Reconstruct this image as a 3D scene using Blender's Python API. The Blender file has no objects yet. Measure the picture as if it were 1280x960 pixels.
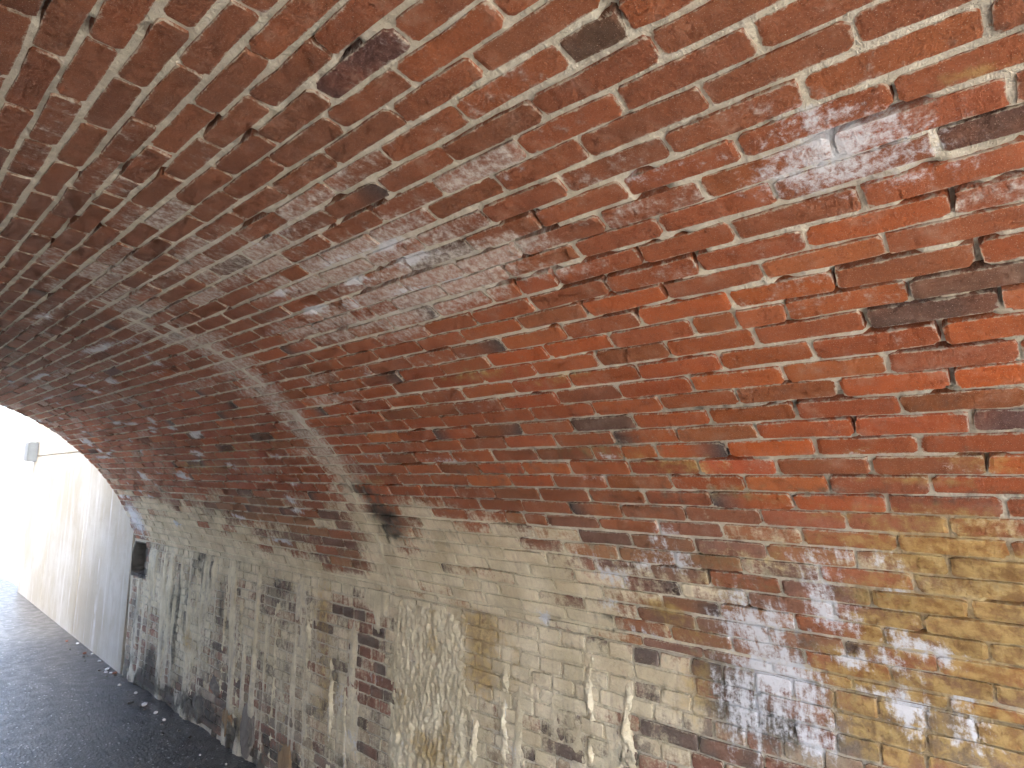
import bpy, bmesh, math, random
import numpy as np
from mathutils import Matrix, Vector

random.seed(7)
RNG = np.random.default_rng(11)
scene = bpy.context.scene
col = scene.collection

# ------------------------------------------------------------------ camera
CAM_H = 1.8915
YAW, PITCH, ROLL, FPX = 0.83218, 0.15012, 0.00541, 769.36
cy_, sy_, cp_, sp_ = math.cos(YAW), math.sin(YAW), math.cos(PITCH), math.sin(PITCH)
c_fwd = Vector((sy_*cp_, cy_*cp_, sp_))
c_rgt = Vector((cy_, -sy_, 0))
c_up = c_rgt.cross(c_fwd)
c_r2 = c_rgt*math.cos(ROLL) + c_up*math.sin(ROLL)
c_u2 = -c_rgt*math.sin(ROLL) + c_up*math.cos(ROLL)
cam = bpy.data.cameras.new('camera')
cam.sensor_width = 36.0
cam.lens = FPX/1280*36.0
cam.clip_start, cam.clip_end = 0.05, 2000
camo = bpy.data.objects.new('camera', cam)
col.objects.link(camo)
m4 = Matrix((c_r2, c_u2, -c_fwd)).transposed().to_4x4()
m4.translation = (0, 0, CAM_H)
camo.matrix_world = m4
scene.camera = camo

# ------------------------------------------------------------------ world, sun, exposure
SUN_EL, SUN_AZ = math.radians(58), math.radians(184)     # azimuth from +Y towards +X
world = bpy.data.worlds.new('World')
scene.world = world
world.use_nodes = True
wn = world.node_tree
wn.nodes.clear()
sky = wn.nodes.new('ShaderNodeTexSky')
sky.sky_type = 'NISHITA'
sky.sun_disc = False
sky.sun_elevation = SUN_EL
sky.sun_rotation = SUN_AZ
sky.air_density, sky.dust_density, sky.ozone_density = 0.85, 5.5, 0.7
bg = wn.nodes.new('ShaderNodeBackground')
bg.inputs['Strength'].default_value = 0.15
wo = wn.nodes.new('ShaderNodeOutputWorld')
wn.links.new(sky.outputs[0], bg.inputs[0])
wn.links.new(bg.outputs[0], wo.inputs[0])
sun = bpy.data.lights.new('sun', 'SUN')
sun.energy, sun.angle, sun.color = 1.5, math.radians(14), (1.0, 0.93, 0.82)
suno = bpy.data.objects.new('sun', sun)
col.objects.link(suno)
sd = Vector((math.sin(SUN_AZ)*math.cos(SUN_EL), math.cos(SUN_AZ)*math.cos(SUN_EL), math.sin(SUN_EL)))
suno.rotation_euler = sd.to_track_quat('Z', 'Y').to_euler()
suno.location = sd*60

vs = scene.view_settings
vs.view_transform, vs.look, vs.gamma, vs.use_curve_mapping = 'Standard', 'None', 1.0, False
vs.exposure = 3.2
scene.render.engine = 'CYCLES'
cyc = scene.cycles
cyc.use_denoising = True
cyc.use_adaptive_sampling, cyc.adaptive_threshold, cyc.adaptive_min_samples = True, .035, 12
cyc.max_bounces, cyc.diffuse_bounces, cyc.glossy_bounces, cyc.volume_bounces = 7, 6, 2, 1
cyc.sample_clamp_indirect = 8.0

# ------------------------------------------------------------------ the tunnel's section
XC, ZC, R = 0.25122, CAM_H-1.23053, 1.96237      # centre and radius of the segmental vault
W = 2.11688                                       # right wall plane
WL = 2*XC-W                                       # left wall plane
ZS = CAM_H-0.62206                                # springing height
PH = 0.315265                                     # angle of the springing
ARC = R*(math.pi-2*PH)                            # whole arc length
CP = 0.06159                                      # course height
BP = 0.2315                                       # brick length with its joint
Y0, Y1 = -0.7, 6.96                              # near and far ends of the brick tunnel

def surf(Y, S, off):
    """Point of the lining: Y along the tunnel, S up from the springing (below it: the wall), off into the tunnel."""
    Y = np.asarray(Y, float); S = np.asarray(S, float); off = np.asarray(off, float)
    ph = PH+np.maximum(S, 0)/R
    X = np.where(S >= 0, XC+(R-off)*np.cos(ph), W-off)
    Z = np.where(S >= 0, ZC+(R-off)*np.sin(ph), ZS+S)
    return np.stack([X, Y+0*X, Z], -1)

def surf_left(Y, S, off):
    Y = np.asarray(Y, float)
    return np.stack([WL+off+0*Y, Y, ZS+S+0*Y], -1)

# ------------------------------------------------------------------ numpy noise
def _h(ix, iy, s):
    h = (ix.astype(np.int64)*374761393+iy.astype(np.int64)*668265263+s*974634777) & 0xffffffff
    h = ((h ^ (h >> 13))*1274126177) & 0xffffffff
    h = ((h ^ (h >> 15))*2246822519) & 0xffffffff
    return ((h ^ (h >> 16)) & 0xffff)/65535.0
def vn(x, y, s=0):
    x = np.asarray(x, float); y = np.asarray(y, float)
    ix, iy = np.floor(x), np.floor(y)
    fx, fy = x-ix, y-iy
    fx = fx*fx*(3-2*fx); fy = fy*fy*(3-2*fy)
    a, b, c, d = _h(ix, iy, s), _h(ix+1, iy, s), _h(ix, iy+1, s), _h(ix+1, iy+1, s)
    return (a+(b-a)*fx)*(1-fy)+(c+(d-c)*fx)*fy
def fbm(x, y, s=0, o=4):
    t, a, n = 0, .5, 0
    for k in range(o):
        t = t+a*vn(x*2**k, y*2**k, s+k*17); n += a; a *= .5
    return t/n
def sstep(a, b, x):
    t = np.clip((x-a)/(b-a), 0, 1)
    return t*t*(3-2*t)

# ------------------------------------------------------------------ stains: kind, Y, S, half extents, strength (metres on the lining)
BLOBS = '''
w,0.253,1.614,0.106,0.057,0.58
w,0.206,1.557,0.103,0.054,0.52
w,0.280,1.690,0.052,0.042,0.50
w,0.331,1.594,0.060,0.046,0.50
w,0.234,1.640,0.025,0.013,0.70
w,0.213,1.604,0.027,0.013,0.70
w,0.296,1.597,0.030,0.014,0.60
w,0.159,1.501,0.049,0.024,0.55
w,0.130,1.598,0.061,0.031,0.35
w,0.486,1.689,0.042,0.014,0.75
w,0.578,1.691,0.030,0.011,0.60
w,0.413,1.681,0.025,0.010,0.50
w,1.226,1.595,0.037,0.014,1.50
w,1.456,1.600,0.048,0.015,1.50
w,1.352,1.589,0.031,0.012,1.50
w,1.485,1.676,0.042,0.012,1.50
w,1.263,1.696,0.064,0.014,1.20
w,1.293,1.758,0.052,0.013,1.10
w,1.681,1.612,0.043,0.016,1.50
w,1.496,1.776,0.106,0.021,0.75
w,1.918,1.750,0.041,0.013,1.40
w,1.869,1.643,0.049,0.014,1.40
w,1.548,1.695,0.036,0.010,1.30
w,1.444,1.852,0.109,0.020,0.40
w,1.652,1.949,0.171,0.019,0.40
w,0.809,1.819,0.049,0.015,0.40
w,1.008,1.805,0.075,0.018,0.40
w,0.798,1.691,0.055,0.016,0.35
w,1.033,1.679,0.047,0.015,0.40
w,3.592,1.853,0.249,0.024,1.00
w,3.777,1.854,0.135,0.018,1.00
w,3.287,1.813,0.172,0.017,0.60
w,3.318,1.726,0.128,0.014,0.50
w,2.214,1.597,0.072,0.015,0.80
w,1.998,1.302,0.052,0.033,0.60
w,3.477,1.423,0.096,0.020,0.40
w,3.543,1.561,0.079,0.016,0.80
w,5.619,1.654,0.166,0.015,0.80
w,4.581,1.557,0.100,0.009,0.90
w,6.712,0.228,0.182,0.156,1.00
w,0.868,0.264,0.037,0.075,0.95
w,0.839,0.152,0.051,0.079,1.00
w,0.788,0.007,0.064,0.053,0.90
w,0.700,0.022,0.037,0.048,0.90
w,0.919,0.152,0.038,0.052,0.80
w,0.729,0.200,0.038,0.044,0.75
w,0.708,-0.071,0.083,0.117,0.62
w,0.885,-0.088,0.088,0.149,0.62
w,0.566,0.337,0.034,0.131,0.50
w,0.394,0.286,0.030,0.148,0.45
w,0.781,0.120,0.059,0.165,0.50
w,0.916,-0.170,0.078,0.124,0.45
w,0.680,-0.179,0.049,0.041,0.80
w,0.811,-0.155,0.083,0.081,0.30
w,0.416,-0.013,0.041,0.042,1.20
w,0.415,-0.076,0.028,0.046,0.55
w,0.283,0.032,0.031,0.032,0.85
w,0.278,-0.040,0.030,0.059,0.80
w,0.559,0.432,0.042,0.037,0.65
w,0.611,0.330,0.040,0.037,0.65
w,0.582,0.253,0.039,0.063,0.65
w,0.396,0.451,0.045,0.022,0.55
w,0.392,0.362,0.033,0.030,0.60
w,0.414,0.219,0.027,0.064,0.60
w,0.418,0.118,0.030,0.029,0.65
w,0.490,0.467,0.080,0.026,0.45
w,0.557,0.100,0.021,0.020,0.95
w,0.319,0.170,0.021,0.028,0.85
w,0.514,0.005,0.024,0.014,1.00
w,1.046,0.468,0.024,0.049,0.80
w,1.025,0.381,0.029,0.048,0.80
w,1.316,0.298,0.056,0.039,0.80
w,1.312,0.254,0.035,0.052,0.60
w,1.346,0.159,0.025,0.026,0.80
w,1.161,0.366,0.032,0.044,0.60
w,1.417,0.373,0.074,0.027,0.40
w,1.726,0.038,0.021,0.028,1.00
w,1.294,0.059,0.041,0.013,0.90
w,1.212,0.052,0.045,0.012,0.70
w,0.798,0.495,0.063,0.014,0.30
w,0.185,0.745,0.045,0.007,0.60
w,0.389,0.785,0.107,0.010,0.35
w,1.249,0.701,0.067,0.013,0.60
w,1.924,0.801,0.148,0.015,0.50
w,2.406,0.825,0.094,0.016,0.50
w,1.138,0.803,0.044,0.012,0.60
w,0.250,0.613,0.097,0.019,0.20
w,1.916,-0.547,0.026,0.026,0.50
w,2.908,-0.464,0.027,0.049,0.50
w,3.109,-0.819,0.056,0.058,0.50
w,3.244,-0.643,0.030,0.086,0.50
l,1.059,1.620,0.119,0.045,1.10
l,0.934,1.640,0.063,0.030,1.00
l,1.180,1.552,0.182,0.034,0.80
l,0.904,1.511,0.121,0.023,0.60
l,1.329,1.637,0.370,0.082,0.66
l,1.514,1.763,0.423,0.080,0.70
l,1.696,1.926,0.397,0.076,0.68
l,1.854,2.050,0.299,0.043,0.50
l,2.282,2.017,0.794,0.063,0.70
l,2.937,2.158,1.205,0.063,0.60
l,1.468,1.509,0.263,0.053,0.60
l,1.662,1.521,0.300,0.072,0.65
l,1.947,1.600,0.309,0.068,0.65
l,2.798,1.901,0.521,0.053,0.60
l,0.986,1.839,0.147,0.027,0.40
l,0.831,1.738,0.108,0.024,0.40
l,0.675,1.717,0.074,0.019,0.35
l,0.401,1.789,0.091,0.031,0.30
l,0.206,1.701,0.063,0.030,0.45
l,0.128,1.613,0.060,0.037,0.50
l,0.595,1.438,0.111,0.022,0.30
l,0.077,1.277,0.045,0.030,0.40
l,2.432,1.190,0.169,0.147,0.50
l,2.499,1.360,0.164,0.105,0.35
l,2.342,0.506,0.155,0.106,0.60
l,2.205,0.339,0.243,0.176,1.10
l,1.901,0.326,0.191,0.165,1.00
l,1.665,0.237,0.185,0.120,0.90
l,2.295,0.138,0.567,0.105,1.10
l,1.837,0.120,0.410,0.088,1.00
l,1.473,0.070,0.225,0.067,0.70
l,2.755,0.244,0.167,0.223,1.10
l,3.086,0.016,0.465,0.084,1.00
l,2.216,0.692,0.080,0.079,0.30
l,1.537,0.362,0.119,0.090,0.50
l,1.243,0.257,0.200,0.070,0.50
l,1.037,0.316,0.235,0.079,0.42
l,0.770,0.409,0.197,0.056,0.36
l,0.495,0.440,0.161,0.052,0.42
l,1.293,0.420,0.207,0.052,0.30
l,3.515,0.014,0.544,0.091,1.00
l,4.229,0.047,0.692,0.125,0.95
l,5.030,0.034,0.874,0.191,1.00
l,5.766,0.151,0.718,0.210,1.00
l,5.957,0.331,0.579,0.142,0.80
l,5.044,0.374,0.611,0.127,0.60
l,4.440,0.274,0.632,0.106,0.60
l,3.874,0.254,0.421,0.065,0.40
l,3.303,0.244,0.258,0.049,0.30
l,4.320,0.526,0.503,0.057,0.35
l,5.870,0.659,0.795,0.095,0.30
l,3.421,0.453,0.276,0.070,0.30
l,1.067,0.064,0.207,0.042,0.50
l,1.532,0.472,0.158,0.021,0.30
l,6.239,1.235,1.476,0.136,0.35
l,5.115,1.764,1.269,0.109,0.35
l,4.195,-0.428,1.841,0.414,0.62
l,5.570,-0.590,0.946,0.440,0.70
l,6.167,-0.410,0.749,0.343,0.70
l,3.237,-0.227,0.320,0.266,0.45
l,2.457,-0.182,0.411,0.303,1.10
l,2.443,-0.550,0.442,0.255,1.10
l,1.919,-0.190,0.274,0.199,1.05
l,1.653,-0.231,0.238,0.185,1.00
l,1.570,-0.091,0.272,0.092,1.10
l,1.382,-0.143,0.208,0.130,1.00
l,1.178,-0.127,0.124,0.109,1.00
l,1.058,-0.205,0.085,0.077,0.70
l,1.185,-0.317,0.150,0.080,0.80
l,1.825,-0.459,0.209,0.126,0.85
l,1.497,-0.401,0.177,0.116,0.95
l,3.185,-0.860,0.355,0.208,0.75
l,3.641,-0.665,0.522,0.323,0.60
l,2.720,-0.066,0.399,0.065,1.00
l,2.121,-0.036,0.309,0.050,1.00
o,0.234,0.493,0.145,0.080,0.95
o,0.163,0.430,0.091,0.138,0.90
o,0.413,0.346,0.087,0.060,0.60
o,0.454,0.211,0.078,0.085,0.80
o,0.277,0.294,0.152,0.119,0.75
o,0.190,0.194,0.110,0.113,0.80
o,0.577,0.082,0.077,0.067,0.60
o,0.498,0.050,0.181,0.059,0.60
o,0.231,0.115,0.098,0.077,0.70
o,0.472,-0.101,0.174,0.085,0.80
o,0.216,-0.053,0.111,0.069,0.85
o,0.329,0.020,0.141,0.070,0.70
o,0.571,-0.039,0.084,0.067,0.50
o,0.480,0.521,0.118,0.026,0.40
o,0.652,0.507,0.180,0.033,0.30
o,0.867,0.428,0.158,0.041,0.35
o,0.948,0.328,0.111,0.035,0.40
o,0.695,0.417,0.084,0.044,0.40
o,1.137,0.166,0.081,0.028,0.90
o,1.060,0.096,0.118,0.036,0.50
o,1.023,-0.067,0.074,0.078,0.60
o,1.028,-0.172,0.067,0.067,0.50
o,1.148,-0.174,0.072,0.053,0.30
o,0.740,0.326,0.096,0.025,0.40
o,0.235,0.710,0.141,0.016,0.50
o,0.124,0.768,0.056,0.022,0.60
o,0.355,0.784,0.138,0.019,0.30
o,0.894,0.766,0.159,0.029,0.50
o,1.130,0.820,0.186,0.030,0.40
o,1.142,1.147,0.184,0.028,0.40
o,1.472,1.216,0.152,0.027,0.50
o,0.484,0.601,0.157,0.023,0.40
o,0.218,0.614,0.125,0.023,0.60
o,0.724,0.676,0.188,0.025,0.40
o,2.094,-0.084,0.121,0.084,1.00
o,2.116,-0.263,0.090,0.097,0.80
o,1.872,-0.180,0.027,0.099,0.50
o,2.438,-0.675,0.194,0.072,0.80
o,3.459,-0.169,0.087,0.186,0.60
o,3.417,-0.616,0.097,0.267,0.50
o,5.463,-0.697,0.121,0.074,0.60
o,4.456,-1.078,0.106,0.103,0.70
o,2.523,0.689,0.131,0.025,0.50
o,4.514,0.778,0.830,0.051,0.40
o,3.675,0.930,0.640,0.058,0.30
o,0.226,1.863,0.058,0.018,0.25
o,0.031,1.681,0.033,0.021,0.40
o,0.027,1.549,0.027,0.024,0.40
d,2.674,0.628,0.181,0.052,0.80
d,2.618,0.492,0.134,0.086,0.90
d,2.600,0.375,0.093,0.078,0.90
d,2.730,0.687,0.100,0.052,0.50
d,0.026,1.730,0.055,0.033,0.50
d,0.055,1.772,0.048,0.017,0.40
d,0.024,1.532,0.022,0.024,0.40
d,0.900,-0.116,0.120,0.124,0.75
d,0.750,-0.163,0.093,0.070,0.60
d,0.809,-0.119,0.083,0.096,0.75
d,0.964,-0.029,0.044,0.077,0.60
d,0.957,-0.180,0.069,0.100,0.50
d,0.764,-0.202,0.094,0.056,0.60
d,0.577,-0.129,0.125,0.066,0.30
d,0.335,-0.045,0.053,0.052,0.50
d,0.268,0.014,0.034,0.068,0.40
d,0.681,0.140,0.092,0.080,0.50
d,0.699,0.289,0.094,0.038,0.45
d,0.536,0.328,0.062,0.036,0.35
d,1.142,0.143,0.093,0.018,0.40
d,1.389,0.108,0.072,0.016,0.70
d,1.635,0.060,0.164,0.010,0.50
d,1.075,0.026,0.089,0.012,0.50
d,1.332,0.045,0.138,0.013,0.70
d,2.082,1.689,0.281,0.045,0.35
d,2.329,1.886,0.267,0.032,0.35
d,2.422,2.153,0.594,0.028,0.30
d,2.665,2.217,0.526,0.024,0.25
d,3.019,2.300,0.441,0.025,0.20
d,6.747,-0.628,0.105,0.218,0.70
d,6.246,-1.034,0.158,0.160,1.00
d,6.064,-1.194,0.228,0.091,0.80
d,5.675,-1.047,0.212,0.124,0.60
d,5.286,-1.142,0.295,0.105,1.10
d,4.907,-1.164,0.192,0.110,0.90
d,5.564,-0.463,0.040,0.253,0.90
d,5.854,-0.437,0.043,0.158,0.80
d,4.887,-0.339,0.067,0.174,0.80
d,4.839,-0.533,0.052,0.114,0.50
d,4.501,-0.800,0.113,0.064,0.50
d,4.043,-0.301,0.063,0.305,0.45
d,3.940,-0.682,0.058,0.146,0.45
d,3.296,-0.524,0.055,0.149,0.80
d,3.631,-0.755,0.154,0.055,0.50
d,4.065,-1.124,0.056,0.125,1.00
d,3.784,-1.115,0.118,0.091,0.90
d,4.350,-0.974,0.105,0.051,0.60
d,3.178,-0.942,0.126,0.066,0.70
d,1.335,-0.399,0.058,0.039,1.00
d,2.190,-0.504,0.020,0.103,0.80
d,2.126,-0.573,0.057,0.067,0.40
d,5.976,-0.785,0.051,0.196,0.60
d,0.191,0.804,0.089,0.014,0.40
d,0.429,0.851,0.109,0.012,0.40
d,0.787,0.705,0.222,0.020,0.45
d,1.292,0.754,0.310,0.019,0.35
d,1.969,0.737,0.404,0.037,0.35
d,0.978,0.897,0.278,0.017,0.30
d,0.286,0.697,0.198,0.012,0.40
d,1.513,1.006,0.157,0.045,0.25
d,2.211,0.971,0.230,0.060,0.35
d,0.134,0.914,0.055,0.022,0.40
d,5.151,1.546,2.382,0.099,0.30
'''
_B = [l.split(',') for l in BLOBS.split()]
BL = {k: np.array([[float(v) for v in b[1:]] for b in _B if b[0] == k]) for k in 'wlod'}

def stains(Y, S):
    """lime, white, ochre, dark at points of the lining"""
    Y = np.asarray(Y, float).ravel(); S = np.asarray(S, float).ravel()
    out = []
    wy = (fbm(Y*5, S*5, 91, 3)-.5)*.12
    ws = (fbm(Y*5, S*5, 57, 3)-.5)*.12
    for k in 'lwod':
        m = np.zeros_like(Y)
        sc = {'w': .35, 'l': .8, 'o': .8, 'd': .6}[k]
        gain = {'w': 1.0, 'l': 1.2, 'o': 1.15, 'd': 1.0}[k]
        for by, bs, ry, rs, st in BL[k]:
            e = 3.2
            sel = (np.abs(Y-by) < ry*e+.15) & (np.abs(S-bs) < rs*e+.15)
            if not sel.any():
                continue
            q = ((Y[sel]+wy[sel]*sc-by)/ry)**2+((S[sel]+ws[sel]*sc-bs)/rs)**2
            v = gain*st*np.exp(-q*.75)
            m[sel] = np.maximum(m[sel], v)+.25*np.minimum(m[sel], v)
        out.append(m)
    l, w, o, d = out
    far = sstep(3.2, 6.0, Y)
    l = l*(.62+.76*fbm(Y*13, S*1.6, 19, 4))
    w = w*(.75+.5*fbm(Y*22, S*4, 20, 3))
    # the side wall carries a coat of lime nearly everywhere, streaky towards the far end
    wall = (S < 0)
    st = fbm(Y*9, S*.9, 5, 3)
    l = np.where(wall, np.maximum(l, .44+.6*(st-.5)*(.6+far)), l)
    l = np.where(wall & (Y < .95), l*sstep(.3, .95, Y), l)
    # thin general bloom on the vault, thickened far off to paint in a haze veil
    bloom = .16*sstep(.40, .75, fbm(Y*3, S*3, 23, 4))+.52*far*fbm(Y*2.2, S*5, 29, 4)
    l = np.where(wall, l, np.maximum(l, bloom))
    ring = np.exp(-((Y-2.80)/.20)**2)*sstep(2.5, 1.9, S)*(S > 0)*(.40+1.1*fbm(Y*16, S*1.4, 43, 3))
    l = np.maximum(l, .95*ring)
    d = np.maximum(d, np.where(wall, .42*sstep(.56, .8, fbm(Y*17, S*1.0, 73, 3)), 0))
    d = np.maximum(d, np.where(wall, .75*sstep(.62, .8, fbm(Y*11, S*1.3, 71, 3))*sstep(.0, .9, far+.25), 0))
    d = np.maximum(d, .95*sstep(-.82, -1.22, S)*sstep(.28, .6, fbm(Y*7, S*4, 77, 3))*sstep(2.9, 3.6, Y))
    w = np.maximum(w, .95*sstep(.70, .78, fbm(Y*6, S*13, 47, 3))*sstep(2.95, 3.6, Y)*(S > .2))
    d = np.maximum(d, .30*far*(S > .35)*fbm(Y*4, S*9, 48, 3)*1.6)
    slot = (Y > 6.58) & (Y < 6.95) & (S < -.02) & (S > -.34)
    d = np.where(slot, 1.3, d); l = np.where(slot, 0, l)  # shade of the recess painted in, so the lit slot reads dark
    # dirty film along the lower arch
    d = np.maximum(d, .42*sstep(.42, .72, fbm(Y*1.8, S*15, 83, 4))*sstep(1.25, .8, S)*(S > .3))
    return np.stack([l, w, o, d], -1)

# ------------------------------------------------------------------ materials
def nodes(m):
    m.use_nodes = True
    t = m.node_tree
    t.nodes.clear()
    return t
class NT:
    def __init__(s, mat):
        s.t = nodes(mat)
    def n(s, typ, **kw):
        o = s.t.nodes.new('ShaderNode'+typ)
        for k, v in kw.items():
            setattr(o, k, v)
        return o
    def set(s, sock, v):
        if isinstance(v, bpy.types.NodeSocket):
            s.t.links.new(v, sock)
        else:
            sock.default_value = v
    def math(s, op, a, b=0.0, c=0.0, clamp=False):
        o = s.n('Math', operation=op, use_clamp=clamp)
        for i, v in enumerate((a, b, c)):
            s.set(o.inputs[i], v)
        return o.outputs[0]
    def mix(s, f, a, b, blend='MIX'):
        o = s.n('Mix', data_type='RGBA', blend_type=blend)
        s.set(o.inputs[0], f); s.set(o.inputs[6], a); s.set(o.inputs[7], b)
        return o.outputs[2]
    def ramp(s, v, lo, hi, a=0.0, b=1.0):
        o = s.n('MapRange', interpolation_type='SMOOTHSTEP')
        s.set(o.inputs[0], v)
        for i, q in enumerate((lo, hi, a, b)):
            s.set(o.inputs[i+1], q)
        return o.outputs[0]
    def noise(s, vec, scale, detail=4, rough=.6, dist=0.0, dims='2D'):
        o = s.n('TexNoise', noise_dimensions=dims)
        s.set(o.inputs['Vector'], vec)
        o.inputs['Scale'].default_value = scale
        o.inputs['Detail'].default_value = detail
        o.inputs['Roughness'].default_value = rough
        o.inputs['Distortion'].default_value = dist
        return o.outputs[0]
    def scale(s, vec, v):
        o = s.n('VectorMath', operation='MULTIPLY')
        s.set(o.inputs[0], vec); o.inputs[1].default_value = v
        return o.outputs[0]
    def attr(s, name):
        return s.n('Attribute', attribute_name=name)
    def bsdf(s, color, rough, normal=None, spec=.3):
        b = s.n('BsdfPrincipled')
        s.set(b.inputs['Base Color'], color); s.set(b.inputs['Roughness'], rough)
        b.inputs['Specular IOR Level'].default_value = spec
        if normal is not None:
            s.set(b.inputs['Normal'], normal)
        o = s.n('OutputMaterial')
        s.t.links.new(b.outputs[0], o.inputs[0])
        return b
    def bump(s, h, strength, dist, normal=None):
        b = s.n('Bump')
        s.set(b.inputs['Height'], h)
        b.inputs['Strength'].default_value = strength
        b.inputs['Distance'].default_value = dist
        if normal is not None:
            s.set(b.inputs['Normal'], normal)
        return b.outputs[0]

C4 = lambda r, g, b: (r, g, b, 1.0)
MORTAR = C4(.40, .375, .30)
LIME = C4(.50, .455, .345)
WHITE = C4(.66, .69, .73)

def lining_material(name, kind):
    mat = bpy.data.materials.new(name)
    T = NT(mat)
    ys = T.attr('ys').outputs['Vector']
    st = T.attr('stain')
    sep = T.n('SeparateColor'); T.t.links.new(st.outputs['Color'], sep.inputs[0])
    lime, white, ochre, dark = sep.outputs[0], sep.outputs[1], sep.outputs[2], st.outputs['Alpha']
    n_big = T.noise(ys, 6, 2, .55)
    n_mid = T.noise(ys, 26, 4, .65)
    n_fin = T.noise(ys, 115, 3, .7)
    n_grit = T.noise(ys, 430, 1, .6)
    drip = T.noise(T.scale(ys, (34, 5, 1)), 1, 3, .65)
    if kind == 'brick':
        tn = T.attr('tone')
        base = tn.outputs['Color']; edge = tn.outputs['Alpha']
        # fired-clay mottling
        base = T.mix(T.ramp(n_mid, .42, .80, 0, .42), base, T.mix(.6, base, C4(.12, .062, .050)))
        base = T.mix(T.ramp(n_big, .45, .75, 0, .22), base, C4(.40, .11, .032))
        base = T.mix(T.ramp(n_fin, .54, .80, 0, .22), base, C4(.40, .20, .12))
        base = T.mix(T.ramp(n_grit, .70, .80, 0, .7), base, C4(.55, .44, .34))
        base = T.mix(T.ramp(n_grit, .30, .20, 0, .7), base, C4(.05, .035, .03))
        base = T.mix(T.ramp(n_fin, .40, .24, 0, .5), base, C4(.09, .04, .025))
        # thin dusty bloom
        base = T.mix(T.ramp(T.noise(ys, 12, 4, .72), .50, .84, 0, .26), base, C4(.48, .35, .27))
        # mortar smeared over the arrises
        e = T.math('ADD', edge, T.math('MULTIPLY', T.math('SUBTRACT', n_mid, .5), 1.3))
        e = T.math('ADD', e, T.math('MULTIPLY', T.math('SUBTRACT', n_fin, .5), 1.0))
        base = T.mix(T.ramp(e, .74, 1.15, 0, .72), base, T.mix(n_fin, C4(.40, .36, .28), C4(.56, .52, .42)))
    else:
        base = T.mix(T.ramp(n_mid, .3, .7), C4(.50, .46, .365), C4(.68, .635, .52))
        base = T.mix(T.ramp(n_fin, .5, .75, 0, .5), base, C4(.72, .69, .59))
        base = T.mix(T.ramp(n_big, .45, .7, 0, .45), base, C4(.55, .52, .39))
        base = T.mix(T.ramp(n_grit, .30, .20, 0, .7), base, C4(.12, .11, .09))
    # lime coat: runs down the wall, lies in patches on the vault; greyer towards the crown
    sy = T.n('SeparateXYZ'); T.t.links.new(ys, sy.inputs[0])
    low = T.ramp(sy.outputs[1], 1.2, .3)
    a = T.math('ADD', lime, T.math('MULTIPLY', T.math('SUBTRACT', n_mid, .5), .95))
    a = T.math('ADD', a, T.math('MULTIPLY', T.math('SUBTRACT', n_fin, .5), .5))
    a = T.math('ADD', a, T.math('MULTIPLY', T.math('SUBTRACT', drip, .5), T.math('MULTIPLY_ADD', low, .65, .15)))
    lc = T.mix(T.ramp(n_big, .3, .7), C4(.61, .545, .36), C4(.82, .76, .56))
    lc = T.mix(T.ramp(drip, .52, .75, 0, .55), lc, C4(.46, .40, .29))
    lc = T.mix(T.ramp(n_fin, .5, .8, 0, .4), lc, C4(.78, .75, .62))
    lc = T.mix(T.math('SUBTRACT', 1.0, low), lc, T.mix(n_mid, C4(.46, .44, .39), C4(.74, .71, .66)))
    c = T.mix(T.math('MULTIPLY', T.ramp(a, .32, .92), T.math('ADD', T.math('MULTIPLY_ADD', low, .54, .20), T.math('MULTIPLY', T.ramp(T.noise(ys, 52, 4, .78), .30, .72), T.math('MULTIPLY_ADD', low, -.50, .68)))), base, lc)
    if kind == 'brick':
        # dirt caught in the arrises shows the bond through the coat
        e2 = T.math('ADD', edge, T.math('MULTIPLY', T.math('SUBTRACT', n_fin, .5), 1.6))
        c = T.mix(T.math('MULTIPLY', T.ramp(e2, .62, 1.15, 0, .50), T.ramp(lime, .35, .8)), c, C4(.20, .165, .11))
    # ochre iron stain
    o = T.math('ADD', ochre, T.math('MULTIPLY', T.math('SUBTRACT', n_mid, .5), .9))
    oc = T.mix(T.ramp(n_mid, .3, .7), C4(.22, .125, .028), C4(.50, .35, .115))
    c = T.mix(T.ramp(o, .16, .85, 0, .74), c, oc)
    # soot and algae, and shade painted into the slot and curtain hollows
    d = T.math('ADD', dark, T.math('MULTIPLY', T.math('SUBTRACT', n_mid, .5), .9))
    d = T.math('ADD', d, T.math('MULTIPLY', T.math('SUBTRACT', drip, .5), .4))
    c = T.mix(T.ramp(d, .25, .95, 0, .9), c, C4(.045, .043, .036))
    # white salts
    n_salt = T.noise(ys, 48, 5, .78, .15)
    w = T.math('ADD', white, T.math('MULTIPLY', T.math('SUBTRACT', n_salt, .5), 1.5))
    w = T.math('ADD', w, T.math('MULTIPLY', T.math('SUBTRACT', drip, .5), T.math('MULTIPLY_ADD', low, .9, .3)))
    w = T.math('ADD', w, T.math('MULTIPLY', T.math('SUBTRACT', n_mid, .5), .5))
    w = T.math('MULTIPLY', T.ramp(w, .24, .85, 0, .92), T.ramp(white, .03, .25))
    c = T.mix(w, c, WHITE)
    # relief
    h = T.math('ADD', T.math('MULTIPLY', n_fin, .55), T.math('MULTIPLY', n_grit, .25))
    h = T.math('ADD', h, T.math('MULTIPLY', n_mid, .8 if kind == 'brick' else 1.2))
    nm = T.bump(h, .8, .006 if kind == 'brick' else .012)
    T.bsdf(c, T.math('ADD', .72, T.math('MULTIPLY', n_mid, .22)), nm, .25)
    return mat

M_BRICK = lining_material('brick', 'brick')
M_MORTAR = lining_material('mortar', 'mortar')

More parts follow.
